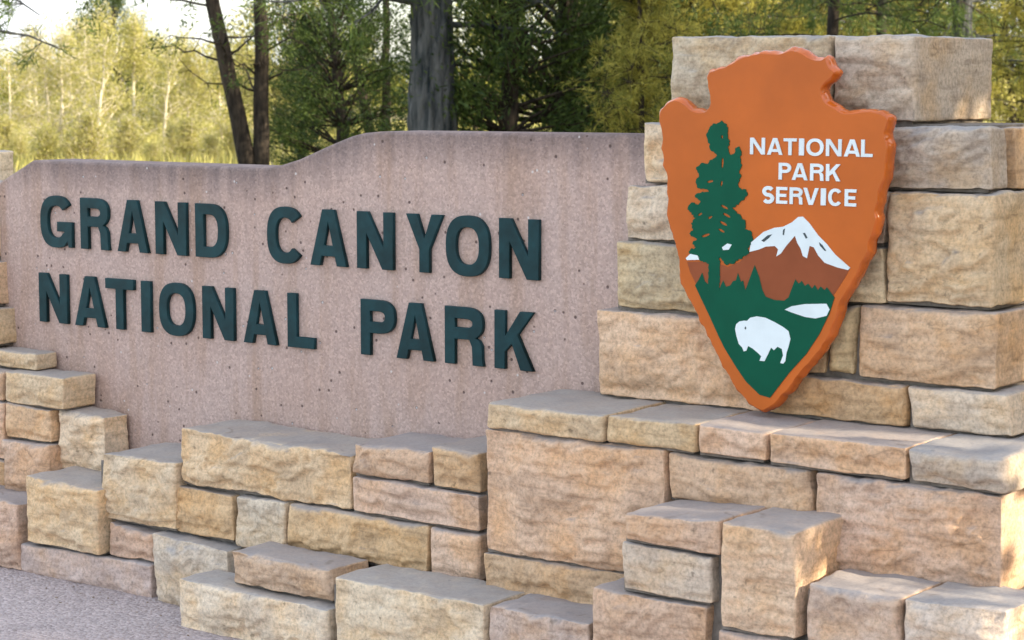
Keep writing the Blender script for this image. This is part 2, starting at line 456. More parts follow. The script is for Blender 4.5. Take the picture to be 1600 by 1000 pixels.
box_part('mortar_core', base, MORTAR + [(-6.2, -5.22, 4.76, 4.88, -.01, .30), (-6.0, -5.54, 4.80, 4.88, .30, .60), (-5.495, -5.38, 4.82, 4.88, .30, .48), (-5.22, -4.84, 4.64, 4.87, -.01, .41), (-5.31, -5.15, 4.71, 4.881, -.01, .32),
                               (-4.84, -3.58, 4.655, 4.875, -.01, .52), (-3.52, -2.04, 4.60, 4.84, -.01, .74), (-4.56, -4.03, 4.44, 4.65, -.01, .12),
                               (-4.0, -3.05, 4.43, 4.62, -.01, .21), (-2.90, -2.43, 4.375, 4.61, -.01, .54), (-2.45, -1.93, 4.38, 4.61, -.01, .42)], M_MORTAR)

MORTAR = []
pillar = tag(empty('stone_pillar', (-2.75, 4.82, .775)), 'tall tapering pillar of large sandstone blocks behind the orange arrowhead', 'stone pillar')
PIL = [
    (-3.138, -2.643, 1.552, 1.776, 4.86, 5.22, 'grey', .8, 0), (-2.637, -2.402, 1.552, 1.772, 4.86, 5.32, 'grey', .9, 0),
    (-3.210, -2.950, 1.381, 1.543, 4.835, 5.2, 'cream', .8, 0), (-2.944, -2.726, 1.381, 1.543, 4.84, 5.0, 'buff', .7, 0), (-2.722, -2.180, 1.386, 1.544, 4.835, 4.93, 'grey', .9, 0),
    (-2.560, -2.165, 1.386, 1.540, 4.945, 5.25, 'tan', .8, 0),
    (-3.258, -2.962, 1.221, 1.374, 4.825, 5.2, 'pale', .7, 0), (-2.956, -2.46, 1.240, 1.378, 4.828, 5.0, 'pale', .7, 0), (-2.455, -2.158, 1.098, 1.380, 4.815, 5.25, 'cream', 1.1, 0),
    (-3.288, -2.936, 1.029, 1.214, 4.82, 5.2, 'cream', .7, 0), (-2.930, -2.616, 1.085, 1.232, 4.822, 5.0, 'buff', .7, 0), (-2.614, -2.458, 1.090, 1.236, 4.82, 5.0, 'cream', .7, 0),
    (-3.342, -2.816, .780, 1.023, 4.81, 5.2, 'pink', .7, .2), (-2.810, -2.620, .895, 1.078, 4.82, 5.0, 'buff', .7, 0), (-2.616, -2.533, .898, 1.080, 4.82, 5.0, 'buff', .9, 0),
    (-2.526, -2.143, .896, 1.088, 4.81, 5.25, 'pink', .6, .5),
    (-2.800, -2.383, .782, .888, 4.80, 5.0, 'tan', .8, 0), (-2.374, -2.098, .784, .890, 4.80, 5.25, 'pale', .6, .2),
]
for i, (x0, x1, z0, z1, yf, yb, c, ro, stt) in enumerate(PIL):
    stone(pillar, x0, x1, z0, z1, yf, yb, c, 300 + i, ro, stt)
box_part('mortar_core', pillar, MORTAR + [(-3.28, -2.19, 4.835, 5.22, .70, 1.03), (-3.19, -2.20, 4.87, 5.22, 1.031, 1.37), (-3.15, -2.21, 4.878, 5.22, 1.371, 1.546), (-3.09, -2.44, 4.90, 5.19, 1.547, 1.74)], M_MORTAR)

MORTAR = []
pier = tag(empty('stone_end_pier', (-6.2, 4.95, 0)), 'narrow stack of buff stones at the far left end of the panel', 'stone pier')
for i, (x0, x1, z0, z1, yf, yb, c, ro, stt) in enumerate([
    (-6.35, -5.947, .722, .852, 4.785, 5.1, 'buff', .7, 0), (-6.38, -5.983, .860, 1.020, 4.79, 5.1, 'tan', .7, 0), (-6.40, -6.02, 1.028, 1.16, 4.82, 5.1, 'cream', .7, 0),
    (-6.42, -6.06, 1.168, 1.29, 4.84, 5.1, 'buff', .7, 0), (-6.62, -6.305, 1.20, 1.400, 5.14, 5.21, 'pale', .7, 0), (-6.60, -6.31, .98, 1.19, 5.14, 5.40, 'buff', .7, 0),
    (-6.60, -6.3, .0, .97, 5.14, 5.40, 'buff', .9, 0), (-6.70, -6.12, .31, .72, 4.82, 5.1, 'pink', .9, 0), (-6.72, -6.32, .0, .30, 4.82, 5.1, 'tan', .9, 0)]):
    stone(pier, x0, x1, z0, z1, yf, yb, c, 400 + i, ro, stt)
box_part('mortar_core', pier, MORTAR + [(-6.3, -6.09, 4.9, 5.09, .70, 1.26), (-6.56, -6.36, 5.16, 5.36, .0, 1.30)], M_MORTAR)

# ------------------------------------------------------------------ curves to meshes
def poly_mesh(name, polys, depth, bevel=0.0, res=2):
    """closed outlines (holes included) in the x-z plane, front face at y=0, body runs back to y=depth"""
    cu = bpy.data.curves.new(name, 'CURVE'); cu.dimensions = '2D'; cu.fill_mode = 'BOTH'
    cu.extrude = max(depth / 2 - bevel, .0001); cu.bevel_depth = bevel; cu.bevel_resolution = res; cu.offset = -bevel
    for pl in polys:
        s = cu.splines.new('POLY'); s.points.add(len(pl) - 1)
        s.points.foreach_set('co', [c for p in pl for c in (p[0], p[1], 0, 1)])
        s.use_cyclic_u = True
    ob = bpy.data.objects.new(name, cu); COL.objects.link(ob)
    dg = bpy.context.evaluated_depsgraph_get()
    me = bpy.data.meshes.new_from_object(ob.evaluated_get(dg))
    bpy.data.objects.remove(ob); bpy.data.curves.remove(cu)
    for v in me.vertices:
        x, y, z = v.co; v.co = (x, depth / 2 - z, y)
    me.materials.clear(); me.name = name
    return me

def arc(cx, cy, rx, ry, a0, a1, n=20, p=2.0):
    out = []
    for i in range(n + 1):
        a = R(a0 + (a1 - a0) * i / n); c, s = math.cos(a), math.sin(a)
        out.append((cx + rx * math.copysign(abs(c) ** (2 / p), c), cy + ry * math.copysign(abs(s) ** (2 / p), s)))
    return out
def glyph(ch, W, t, u, sq=2.4):
    if ch == 'I': return [[(0, 0), (0, 1), (W, 1), (W, 0)]]
    if ch == 'L': return [[(0, 0), (0, 1), (t, 1), (t, u), (W, u), (W, 0)]]
    if ch == 'T': a = (W - t) / 2; return [[(a, 0), (a, 1 - u), (0, 1 - u), (0, 1), (W, 1), (W, 1 - u), (a + t, 1 - u), (a + t, 0)]]
    if ch == 'E': m = .5 - u / 2; return [[(0, 0), (0, 1), (W, 1), (W, 1 - u), (t, 1 - u), (t, m + u), (W * .9, m + u), (W * .9, m), (t, m), (t, u), (W, u), (W, 0)]]
    if ch == 'N':
        d = t * 1.12; k = W - d
        return [[(0, 0), (0, 1), (d, 1), (W - t, 1 - (W - t - d) / k), (W - t, 1), (W, 1), (W, 0), (k, 0), (t, 1 - t / k), (t, 0)]]
    if ch in 'AV':
        a = t * .62; s = t * 1.06; c = W / 2
        xin = lambda y: s + (c - a * .0 - s) * y / (1 - .02) * .97          # inner edge of the left limb
        apex = (c - s) and 1 - a * 1.55 / 1.0
        if ch == 'V': return [[(0, 1), (c - a, 0), (c + a, 0), (W, 1), (W - s, 1), (c, .22), (s, 1)]]
        y0, y1 = .17, .17 + u * .95
        ya = .78
        xl = lambda y: s + (c - s) * y / ya
        outer = [(0, 0), (c - a, 1), (c + a, 1), (W, 0), (W - s, 0), (W - xl(y0), y0), (xl(y0), y0), (s, 0)]
        return [outer, [(xl(y1), y1), (c, ya), (W - xl(y1), y1)]]
    if ch == 'Y': c = W / 2; s = t * 1.1; return [[(c - t / 2, 0), (c - t / 2, .40), (0, 1), (s, 1), (c, .58), (W - s, 1), (W, 1), (c + t / 2, .40), (c + t / 2, 0)]]
    if ch == 'K': return [[(0, 0), (0, 1), (t, 1), (t, .56), (W - t * 1.25, 1), (W, 1), (W * .60, .60), (W, 0), (W - t * 1.2, 0), (W * .60 - t * .55, .44), (t, .30), (t, 0)]]
    if ch == 'O': return [arc(W / 2, .5, W / 2, .515, 0, 360, 44, sq)[:-1], arc(W / 2, .5, W / 2 - t, .515 - u, 0, 360, 44, sq)[:-1]]
    if ch == 'C':
        return [arc(W / 2, .5, W / 2, .515, 38, 322, 40, sq) + arc(W / 2, .5, W / 2 - t, .515 - u, 318, 42, 36, sq)]
    if ch == 'G':
        o = arc(W / 2, .5, W / 2, .515, 36, 296, 36, sq) + [(W - t * .62, .12), (W - t * .5, 0), (W, 0), (W, .50), (W * .53, .50), (W * .53, .50 - u * .95), (W - t, .50 - u * .95), (W - t, .30)]
        return [o + arc(W / 2, .5, W / 2 - t, .515 - u, 318, 42, 34, sq)]
    if ch == 'D':
        cx = W * .45
        return [[(0, 0), (0, 1)] + arc(cx, .5, W - cx, .5, 90, -90, 24, sq), [(t, u), (t, 1 - u)] + arc(cx, .5, W - cx - t, .5 - u, 90, -90, 24, sq)]
    if ch in 'PR':
        m = .44 if ch == 'R' else .40; cx = W * .52
        ho = [(t, m + u), (t, 1 - u)] + arc(cx, (1 + m) / 2, W - cx - t, (1 - m) / 2 - u, 90, -90, 16, sq)
        if ch == 'P':
            return [[(0, 0), (0, 1)] + arc(cx, (1 + m) / 2, W - cx, (1 - m) / 2, 90, -90, 20, sq) + [(t, m), (t, 0)], ho]
        return [[(0, 0), (0, 1)] + arc(cx, (1 + m) / 2, W - cx, (1 - m) / 2, 90, -58, 20, sq) + [(W - t * .35, m + .0), (W - t * .08, m - .09), (W * .99, .1), (W * 1.02, 0), (W * 1.02 - t * 1.05, 0), (W - t * 1.05, m - .12), (W - t * 1.3, m), (t, m), (t, 0)], ho]
    if ch == 'S':
        rx = (W - t) / 2; ry = (1.03 - u) / 4; cx = W / 2
        top = arc(cx, 1.015 - u / 2 - ry, rx, ry, 28, 262, 18); bot = arc(cx, -.015 + u / 2 + ry, rx, ry, 82, -152, 18)
        path = top + bot
        L, Rt = [], []
        for i, (x, y) in enumerate(path):
            a = path[max(i - 1, 0)]; b = path[min(i + 1, len(path) - 1)]
            dx, dy = b[0] - a[0], b[1] - a[1]; l = math.hypot(dx, dy); dx /= l; dy /= l
            hw = (t * abs(dy) + u * abs(dx)) / 2 / max(abs(dy) + abs(dx), 1e-6) * 1.15
            L.append((x - dy * hw, y + dx * hw)); Rt.append((x + dy * hw, y - dx * hw))
        return [L + Rt[::-1]]

# ------------------------------------------------------------------ concrete panel with its letters
panel = tag(empty('sign_panel', (-4.5, 4.9, 0)), 'pinkish concrete sign panel with dark green raised lettering, stepping up to the right', 'sign panel')
def panel_mesh():
    top = [(-6.03, 1.292), (-5.835, 1.380), (-4.74, 1.380), (-4.70, 1.382), (-4.64, 1.390), (-4.56, 1.410), (-4.42, 1.460), (-4.34, 1.486), (-4.29, 1.497), (-4.22, 1.503), (-4.0, 1.504), (-3.0, 1.508)]
    pts = [(-6.03, .05)] + top + [(-3.0, .05)]
    pts = [(x + 4.5, z) for x, z in pts]
    me = poly_mesh('concrete_slab', [pts[::-1]], .20, .010, 3)
    return me
link('concrete_slab', panel_mesh(), panel, (0, 0, 0), M_PANEL)
ROW1 = [('G', -5.785, -5.613), ('R', -5.576, -5.428), ('A', -5.390, -5.232), ('N', -5.203, -5.048), ('D', -5.013, -4.862), ('C', -4.687, -4.524), ('A', -4.500, -4.340), ('N', -4.304, -4.150), ('Y', -4.105, -3.955), ('O', -3.950, -3.778), ('N', -3.749, -3.596)]
ROW2 = [('N', -5.802, -5.646), ('A', -5.615, -5.450), ('T', -5.456, -5.308), ('I', -5.279, -5.226), ('O', -5.192, -5.020), ('N', -4.986, -4.834), ('A', -4.798, -4.642), ('L', -4.602, -4.480), ('P', -4.291, -4.146), ('A', -4.146, -3.990), ('R', -3.955, -3.803), ('K', -3.766, -3.616)]
for row, zb, ch_h in ((ROW1, 1.080, .177), (ROW2, .811, .174)):
    for ch, xa, xb in row:
        xb -= .007
        wd = (xb - xa) / ch_h
        pl = [[(x * ch_h, y * ch_h) for x, y in q] for q in glyph(ch, wd, .0392 / ch_h if ch != 'I' else wd, .0355 / ch_h, 2.5)]
        me = poly_mesh('letter', pl, .015, .002, 2)
        link('letter', me, panel, (xa + 4.5, -.0155, zb), M_LETTER)

# ------------------------------------------------------------------ arrowhead sign
OUT_ = [(-392,787),(-382,801),(-365,814),(-349,823),(-331,823),(-313,818),(-297,806),(-281,794),(-263,790),(-245,793),(-235,803),(-232,820),(-236,838),(-242,863),(-246,883),(-236,897),(-213,903),(-190,908),(-165,920),(-140,931),(-120,937),(-103,942),(-79,944),(-54,943),(-33,943),(-18,943),(0,949),(17,954),(36,949),(60,934),(75,929),(89,928),(108,929),(109,934),(120,926),(120,913),(131,902),(148,891),(146,878),(134,868),(114,857),(107,839),(116,818),(142,805),(155,797),(168,791),(186,793),(206,794),(239,798),(266,793),(291,782),(297,768),(292,750),(287,733),(296,714),(295,693),(289,661),(291,637),(284,610),(272,589),(276,569),(265,540),(269,514),(261,485),(250,462),(247,439),(230,406),(216,377),(204,357),(188,332),(179,315),(167,294),(162,266),(150,237),(128,193),(114,173),(98,157),(83,136),(66,119),(41,89),(26,70),(9,52),(-8,32),(-27,17),(-50,1),(-54,0),(-82,6),(-103,19),(-121,33),(-137,50),(-155,65),(-163,82),(-175,98),(-191,117),(-197,137),(-213,157),(-223,170),(-232,190),(-244,209),(-262,229),(-268,249),(-283,272),(-301,295),(-314,317),(-322,342),(-328,367),(-327,393),(-335,420),(-343,441),(-348,461),(-358,481),(-366,502),(-369,525),(-361,557),(-365,575),(-367,596),(-370,618),(-378,642),(-380,664),(-387,686),(-383,707),(-387,727),(-395,758)]
TREE_ = [(-190,762),(-175,754),(-170,738),(-171,722),(-165,703),(-171,690),(-161,674),(-149,680),(-146,690),(-137,697),(-130,685),(-133,664),(-128,648),(-134,632),(-129,622),(-138,600),(-132,587),(-113,585),(-108,572),(-116,561),(-131,552),(-144,541),(-155,536),(-143,525),(-131,520),(-125,510),(-112,499),(-115,483),(-100,479),(-94,471),(-97,467),(-91,464),(-95,450),(-105,432),(-101,420),(-131,402),(-150,390),(-170,385),(-184,400),(-191,405),(-190,348),(-191,316),(-228,314),(-225,386),(-238,390),(-254,393),(-257,402),(-285,409),(-287,419),(-265,427),(-277,440),(-260,449),(-287,463),(-274,475),(-282,491),(-269,504),(-291,528),(-290,539),(-276,547),(-260,540),(-251,548),(-273,563),(-262,572),(-226,576),(-229,581),(-263,585),(-267,607),(-257,618),(-268,640),(-247,651),(-227,650),(-225,661),(-213,665),(-200,672),(-224,686),(-226,700),(-234,715),(-237,724),(-228,742),(-218,753),(-203,756)]
HOLES_ = [[(-213,605),(-215,602),(-222,600),(-229,599),(-233,601),(-230,604),(-224,606),(-216,607)],[(-182,652),(-184,642),(-186,637),(-189,642),(-189,652),(-188,663),(-185,667),(-183,663)],[(-185,598),(-187,593),(-189,591),(-191,593),(-191,599),(-190,604),(-187,606),(-185,604)],[(-185,721),(-186,717),(-188,716),(-190,717),(-191,721),(-190,724),(-188,725),(-186,724)],[(-167,532),(-171,532),(-180,534),(-187,538),(-189,542),(-185,543),(-176,540),(-169,536)],[(-160,511),(-165,510),(-173,513),(-181,517),(-182,521),(-178,522),(-169,519),(-162,515)],[(-169,489),(-174,488),(-183,491),(-190,495),(-192,499),(-187,500),(-178,497),(-171,493)],[(-177,471),(-181,470),(-188,472),(-195,476),(-197,479),(-192,480),(-185,478),(-178,474)],[(-215,512),(-216,509),(-220,506),(-225,504),(-228,505),(-228,508),(-223,511),(-218,513)],[(-247,519),(-247,516),(-252,513),(-257,511),(-260,512),(-259,515),(-255,518),(-250,520)],[(-222,465),(-225,461),(-234,457),(-243,455),(-248,457),(-245,460),(-236,464),(-227,466)]]
BROWN_ = [(-293,387),(-231,390),(-184,385),(-167,380),(-131,395),(-98,424),(-66,437),(-27,444),(33,472),(62,451),(100,442),(126,413),(192,395),(176,368),(147,325),(65,289),(-129,276),(-236,281),(-260,323),(-283,360)]
SNOW_ = [(55,521),(74,505),(100,475),(125,454),(150,428),(193,397),(187,391),(157,396),(120,406),(101,424),(88,444),(76,447),(69,415),(57,420),(50,439),(40,453),(33,471),(21,458),(7,443),(-7,424),(-21,415),(-16,434),(-26,442),(-53,439),(-72,431),(-101,423),(-98,447),(-79,462),(-60,477),(-28,489),(-2,493),(23,505),(42,520)]
MARKS_ = [[(-66,454),(-47,469),(-34,472),(-43,462),(-58,451)],[(56,479),(62,480),(70,468),(65,465)],[(103,458),(113,451),(125,436),(119,437),(106,449)],[(-2,485),(4,489),(1,471),(-3,472)]]
GREEN_ = [(-267,326),(-256,341),(-245,361),(-236,338),(-226,331),(-191,322),(-180,344),(-171,328),(-158,332),(-150,344),(-141,346),(-135,366),(-126,344),(-119,347),(-112,322),(-102,347),(-85,389),(-71,360),(-61,326),(-51,309),(-25,302),(4,302),(17,311),(26,334),(36,359),(46,348),(55,356),(64,344),(74,350),(85,338),(93,348),(102,335),(110,345),(121,336),(128,344),(144,326),(150,319),(136,277),(108,222),(71,168),(20,113),(-34,45),(-65,50),(-106,81),(-137,117),(-173,164),(-193,197),(-221,247),(-244,286)]
LAKE_ = [(7,279),(27,289),(65,297),(128,302),(137,288),(129,271),(97,262),(66,264),(27,273)]
BISON_ = [(-138,231),(-128,239),(-115,242),(-105,242),(-96,251),(-76,256),(-50,254),(-24,245),(2,234),(19,224),(25,204),(20,184),(14,167),(11,145),(5,138),(-4,139),(4,160),(0,176),(-13,181),(-23,171),(-32,177),(-42,157),(-51,140),(-66,140),(-61,152),(-71,160),(-88,171),(-101,176),(-106,163),(-114,161),(-119,171),(-129,179),(-137,201),(-141,218)]
EYE_ = [(-107,223),(-108,220),(-110,219),(-111,220),(-112,222),(-111,225),(-110,227),(-108,226)]
CL_ = [[(-296,397),(-282,409),(-259,406),(-254,395),(-292,392)],[(-184,431),(-168,442),(-154,440),(-163,426),(-180,424)]]
T_ = [('NATIONAL',-103,250,677,720),('PARK',-17,161,615,656),('SERVICE',-64,207,552,595)]

arrow = tag(empty('arrowhead_sign', (-2.70, 4.725, .79)), 'orange arrowhead shaped park emblem sign with tree, mountain and bison, mounted on the pillar', 'emblem sign')
def resample(P, step):
    P = np.array(P + [P[0]], float); L = np.r_[0, np.cumsum(np.linalg.norm(np.diff(P, axis=0), axis=1))]
    n = int(L[-1] / step); s = np.linspace(0, L[-1], n, endpoint=False)
    return np.stack([np.interp(s, L, P[:, 0]), np.interp(s, L, P[:, 1])], 1)
def arrow_mesh():
    P = resample([(x / 1000, z / 1000) for x, z in OUT_], .006)
    for _ in range(2): P = .5 * P + .25 * (np.roll(P, 1, 0) + np.roll(P, -1, 0))
    n = len(P)
    T = np.roll(P, -2, 0) - np.roll(P, 2, 0); T /= np.linalg.norm(T, axis=1)[:, None]
    for _ in range(6): T = .5 * T + .25 * (np.roll(T, 1, 0) + np.roll(T, -1, 0))
    T /= np.linalg.norm(T, axis=1)[:, None]
    area = .5 * np.sum(P[:, 0] * np.roll(P[:, 1], -1) - np.roll(P[:, 0], -1) * P[:, 1])
    N = np.stack([-T[:, 1], T[:, 0]], 1) * (1 if area > 0 else -1)      # inward
    P3 = np.c_[P, np.zeros(n)]
    kn = perlin(P3 * 22) ; kn2 = perlin(P3 * 30 + 40); kn3 = perlin(P3 * 60 + 9)
    prof = [(.0100, 0.0, .3), (.0090, .0006, .5), (.0062, .004, 1), (.0036, .009, 1.3), (.0012, .015, 1.4), (0, .021, 1.3), (.001, .030, 1), (.003, .040, 1), (.006, .046, .5)]
    V = []
    for ins, y, k in prof:
        Q = P + N * (ins * (1 + .9 * kn * k) + .0040 * k * kn2 + .0028 * k * kn3)[:, None]
        V.append(np.c_[Q[:, 0], np.full(n, y), Q[:, 1]])
    V = np.concatenate(V)
    Fq = []
    for r in range(len(prof) - 1):
        for i in range(n):
            j = (i + 1) % n
            Fq.append((r * n + i, r * n + j, (r + 1) * n + j, (r + 1) * n + i))
    Fq.append(tuple(range(n))[::-1]); b = (len(prof) - 1) * n; Fq.append(tuple(range(b, b + n)))
    me = bpy.data.meshes.new('arrowhead_body'); me.from_pydata([tuple(v) for v in V], [], Fq)
    bm = bmesh.new(); bm.from_mesh(me); bmesh.ops.recalc_face_normals(bm, faces=bm.faces)
    for f in bm.faces: f.smooth = len(f.verts) == 4
    bm.to_mesh(me); bm.free(); me.update()
    return me
M_RIM = mat_simple('glossy_orange_rim_paint', (.54, .115, .012), .16, 12, .14, .12, .002, .6)
am_ = arrow_mesh()
am_.materials.append(M_ORANGE); am_.materials.append(M_RIM)
for f in am_.polygons: f.material_index = 1 if len(f.vertices) == 4 else 0
body = link('arrowhead_body', am_, arrow)
body['label'] = 'orange arrowhead board with chipped rounded rim'
mm = lambda P: [(x / 1000, z / 1000) for x, z in P]
def art(name, polys, proud, mat, th=.0012):
    me = poly_mesh(name, polys, th + proud)
    return link(name, me, arrow, (0, -proud, 0), mat)
art('brown_mountain', [mm(BROWN_)], .0010, M_BROWN)
snow = art('snow_cap', [mm(SNOW_)], .0016, M_WHITE)
for q in MARKS_:
    o = art('snow_shadow_line', [mm(q)], .0020, M_MARK); o.parent = snow; o.location = (0, -.0004, 0)

art('green_meadow', [mm(GREEN_)], .0022, M_GREEN)
def feather(P, amp, step=.0045):
    Q = resample(P, step); n3 = np.c_[Q * 260, np.zeros(len(Q))]
    T = np.roll(Q, -1, 0) - np.roll(Q, 1, 0); T /= np.maximum(np.linalg.norm(T, axis=1), 1e-9)[:, None]
    d = amp * perlin(n3 + .5)
    return [tuple(x) for x in (Q + np.stack([-T[:, 1], T[:, 0]], 1) * d[:, None])]
art('sequoia_tree', [feather(mm(TREE_), .0045)] + [mm(h) for h in HOLES_], .0027, M_GREEN)
for q in CL_: art('white_cloud', [mm(q)], .0033, M_WHITE)
art('white_lake', [mm(LAKE_)], .0030, M_WHITE)
bis = art('white_bison', [mm(BISON_)], .0030, M_WHITE)
o = art('bison_eye', [mm(EYE_)], .0036, M_MARK); o.parent = bis; o.location = (0, -.0006, 0)
WID = {'N': .72, 'A': .74, 'T': .62, 'I': .24, 'O': .80, 'L': .52, 'P': .58, 'R': .62, 'K': .66, 'S': .56, 'E': .54, 'V': .72, 'C': .66}
for word, xa, xb, za, zb in T_:
    hgt = .0430
    zc = (za + zb) / 2000 - hgt / 2
    tot = sum(WID[c] for c in word); gp = .11 * (len(word) - 1)
    for i in range(len(word) - 1):
        if word[i:i + 2] in ('AT', 'PA', 'AL', 'RV'): gp -= .07
    k = (xb - xa) / 1000 / (tot + gp)
    x = xa / 1000
    for i, c in enumerate(word):
        wdt = WID[c] * k
        pl = [[(px * hgt, py * hgt) for px, py in q] for q in glyph(c, wdt / hgt, .225 if c != 'I' else wdt / hgt, .185, 2.15)]
        me = poly_mesh('letter', pl, .004, 0)
        link('letter', me, arrow, (x, -.0028, zc), M_WHITE)
        x += wdt + (.11 - (.07 if word[i:i + 2] in ('AT', 'PA', 'AL', 'RV') else 0)) * k
for zz in (.30, .62):
    box_part('mounting_bracket', arrow, [(-2.82, -2.58, 4.78, 4.86, .79 + zz, .79 + zz + .04)], M_STEEL)

# ------------------------------------------------------------------ trees
M_BARK_PINE = mat_bark('grey_brown_pine_bark', (.018, .025, .029), (.125, .128, .128), .13, 15, .04)
M_BARK_DARK = mat_bark('dark_bark', (.018, .015, .013), (.07, .055, .042), .2, 26, .015)
M_BARK_PALE = mat_bark('pale_aspen_bark', (.52, .46, .34), (.68, .62, .48), .6, 16, .006)
M_DEAD = mat_bark('silvery_dead_wood', (.14, .125, .10), (.28, .25, .20), .3, 20, .006)
M_LEAF_ASPEN = mat_leaf('yellow_green_leaves', (.27, .27, .065), (.58, .52, .19), .45)
M_LEAF_OLIVE = mat_leaf('olive_green_leaves', (.11, .14, .025), (.30, .29, .05), .4)
M_LEAF_JUN = mat_leaf('dark_juniper_foliage', (.007, .030, .011), (.11, .155, .030), .28)
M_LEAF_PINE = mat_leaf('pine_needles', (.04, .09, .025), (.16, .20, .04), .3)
M_LEAF_PAINTED_LIT = mat_leaf('pine_needles_painted_sunlit', (.09, .12, .022), (.60, .52, .11), .45)  # sunlight on the boughs is painted in as a brighter, yellower needle colour
M_GRASS = mat_leaf('dry_grass', (.30, .29, .08), (.50, .46, .16), .3)

class TB:
    def __init__(s): s.V = []; s.Q = []; s.n = 0
    def add(s, V, Q):
        s.V.append(V); s.Q.append(np.asarray(Q) + s.n); s.n += len(V)
    def tube(s, pts, rad, k=6):
        pts = np.asarray(pts, float); n = len(pts)
        T = np.gradient(pts, axis=0); T /= np.maximum(np.linalg.norm(T, axis=1), 1e-9)[:, None]
        ref = np.array([.31, .95, .05]) if abs(T[:, 2]).mean() > .5 else np.array([.1, .1, 1.])
        A = np.cross(T, ref); A /= np.maximum(np.linalg.norm(A, axis=1), 1e-9)[:, None]; B = np.cross(T, A)
        a = np.linspace(0, 2 * math.pi, k, endpoint=False)
        rad = np.asarray(rad, float)
        V = pts[:, None] + rad[:, None, None] * (np.cos(a)[None, :, None] * A[:, None] + np.sin(a)[None, :, None] * B[:, None])
        i, j = np.meshgrid(np.arange(n - 1), np.arange(k), indexing='ij'); j2 = (j + 1) % k
        s.add(V.reshape(-1, 3), np.stack([i * k + j, i * k + j2, (i + 1) * k + j2, (i + 1) * k + j], -1).reshape(-1, 4))
    def leaves(s, rs, C, L, W, D=None, spread=1.0):
        """one small bent blade at each point C; D = preferred direction"""
        n = len(C)
        d = rs.normal(size=(n, 3)) * spread
        if D is not None: d = d + D
        d /= np.linalg.norm(d, axis=1)[:, None]
        e = rs.normal(size=(n, 3)); sd = np.cross(d, e); sd /= np.maximum(np.linalg.norm(sd, axis=1), 1e-9)[:, None]
        l = (L * rs.uniform(.6, 1.3, n))[:, None]; wd = (W * rs.uniform(.6, 1.3, n))[:, None]
        V = np.stack([C, C + d * l * .5 + sd * wd, C + d * l, C + d * l * .5 - sd * wd], 1)
        s.add(V.reshape(-1, 3), np.arange(n * 4).reshape(-1, 4))
    def mesh(s, name, smooth=True): return quads_mesh(name, np.concatenate(s.V), np.concatenate(s.Q), smooth)

def wob(rs, p0, p1, n, amp, sag=0):
    t = np.linspace(0, 1, n)[:, None]
    P = np.asarray(p0) * (1 - t) + np.asarray(p1) * t
    o = np.cumsum(rs.normal(size=(n, 3)), axis=0); o -= o[0]; o = o / max(1, n) * amp
    P = P + o * t ** .5
    P[:, 2] += -sag * (t[:, 0] ** 2)
    return P

def aspen(seed, h, stems=1, leaf_n=5000, bare=.0, L=.085):
    rs = np.random.RandomState(seed); T, Lf = TB(), TB(); pts = []
    for s_ in range(stems):
        lean = rs.normal(size=2) * .10 * h * (1 if stems > 1 else .4)
        b = np.r_[rs.normal(size=2) * .06, 0]
        tr = wob(rs, b, (lean[0], lean[1], h * rs.uniform(.85, 1)), 14, .25)
        T.tube(tr, np.linspace(.015 * h, .004 * h, 14), 7)
        for k in range(22):
            f = rs.uniform(.10, .97); p = tr[int(f * 13)]
            a = rs.uniform(0, 2 * math.pi); ln = h * (.30 * (1 - f) + .08) * rs.uniform(.7, 1.2)
            up = rs.uniform(.3, 1.0)
            e = p + ln * np.array([math.cos(a), math.sin(a), up])
            br = wob(rs, p, e, 7, .25)
            T.tube(br, np.linspace(.0042 * h * (1 - .5 * f), .0012 * h, 7), 4)
            for q in range(6):
                pp = br[rs.randint(1, 7)]
                e2 = pp + rs.normal(size=3) * .12 * h * .5 + np.array([0, 0, .03 * h])
                tw = wob(rs, pp, e2, 4, .1); T.tube(tw, np.linspace(.0022 * h, .0011 * h, 4), 3)
                if rs.rand() > bare: pts.append(tw)
            pts.append(br[3:])
    pts = np.concatenate(pts)
    C = pts[rs.randint(0, len(pts), leaf_n)] + rs.normal(size=(leaf_n, 3)) * .035 * h
    C[:, 2] = np.maximum(C[:, 2], .1)
    Lf.leaves(rs, C, L, L * .36)
    return T.mesh('trunk'), Lf.mesh('crown', False)

def juniper(seed, h, r, n_cl=260, per=90, low=.08, L=.085, W=.010, shape=1.0, clr=.15):
    rs = np.random.RandomState(seed); T, Lf = TB(), TB()
    tr = wob(rs, (0, 0, 0), (rs.normal() * .2, rs.normal() * .2, h * .92), 16, .5)
    T.tube(tr, np.linspace(.035 * h * .8, .006 * h, 16), 10)
    for k in range(n_cl):
        f = low + (1 - low) * rs.rand() ** .85
        p = tr[min(15, int(f * .9 * 15))]
        a = rs.uniform(0, 2 * math.pi)
        prof = (math.sin(math.pi * min(1, (f - low) / (1 - low) * .85 + .18)) ** .6) * shape
        ln = r * prof * (.45 + .55 * rs.rand() ** .5)
        e = np.array([p[0] + ln * math.cos(a), p[1] + ln * math.sin(a), f * h + rs.normal() * .08 * h * .4])
        br = wob(rs, p, e, 6, .22)
        T.tube(br, np.linspace(.007 * h * (1 - .6 * f), .002, 6), 4)
        m = int(per * rs.uniform(.6, 1.4)); fr = rs.rand(m) ** .7
        base_ = br[0] + (br[-1] - br[0]) * (.45 + .6 * fr[:, None])
        C = base_ + rs.normal(size=(m, 3)) * clr * (.6 + .4 * rs.rand())
        D = (br[-1] - br[0]); D = D / max(np.linalg.norm(D), 1e-6) + np.array([0, 0, .35])
        Lf.leaves(rs, C, L, W, D, .75)
    return T.mesh('trunk'), Lf.mesh('crown', False)

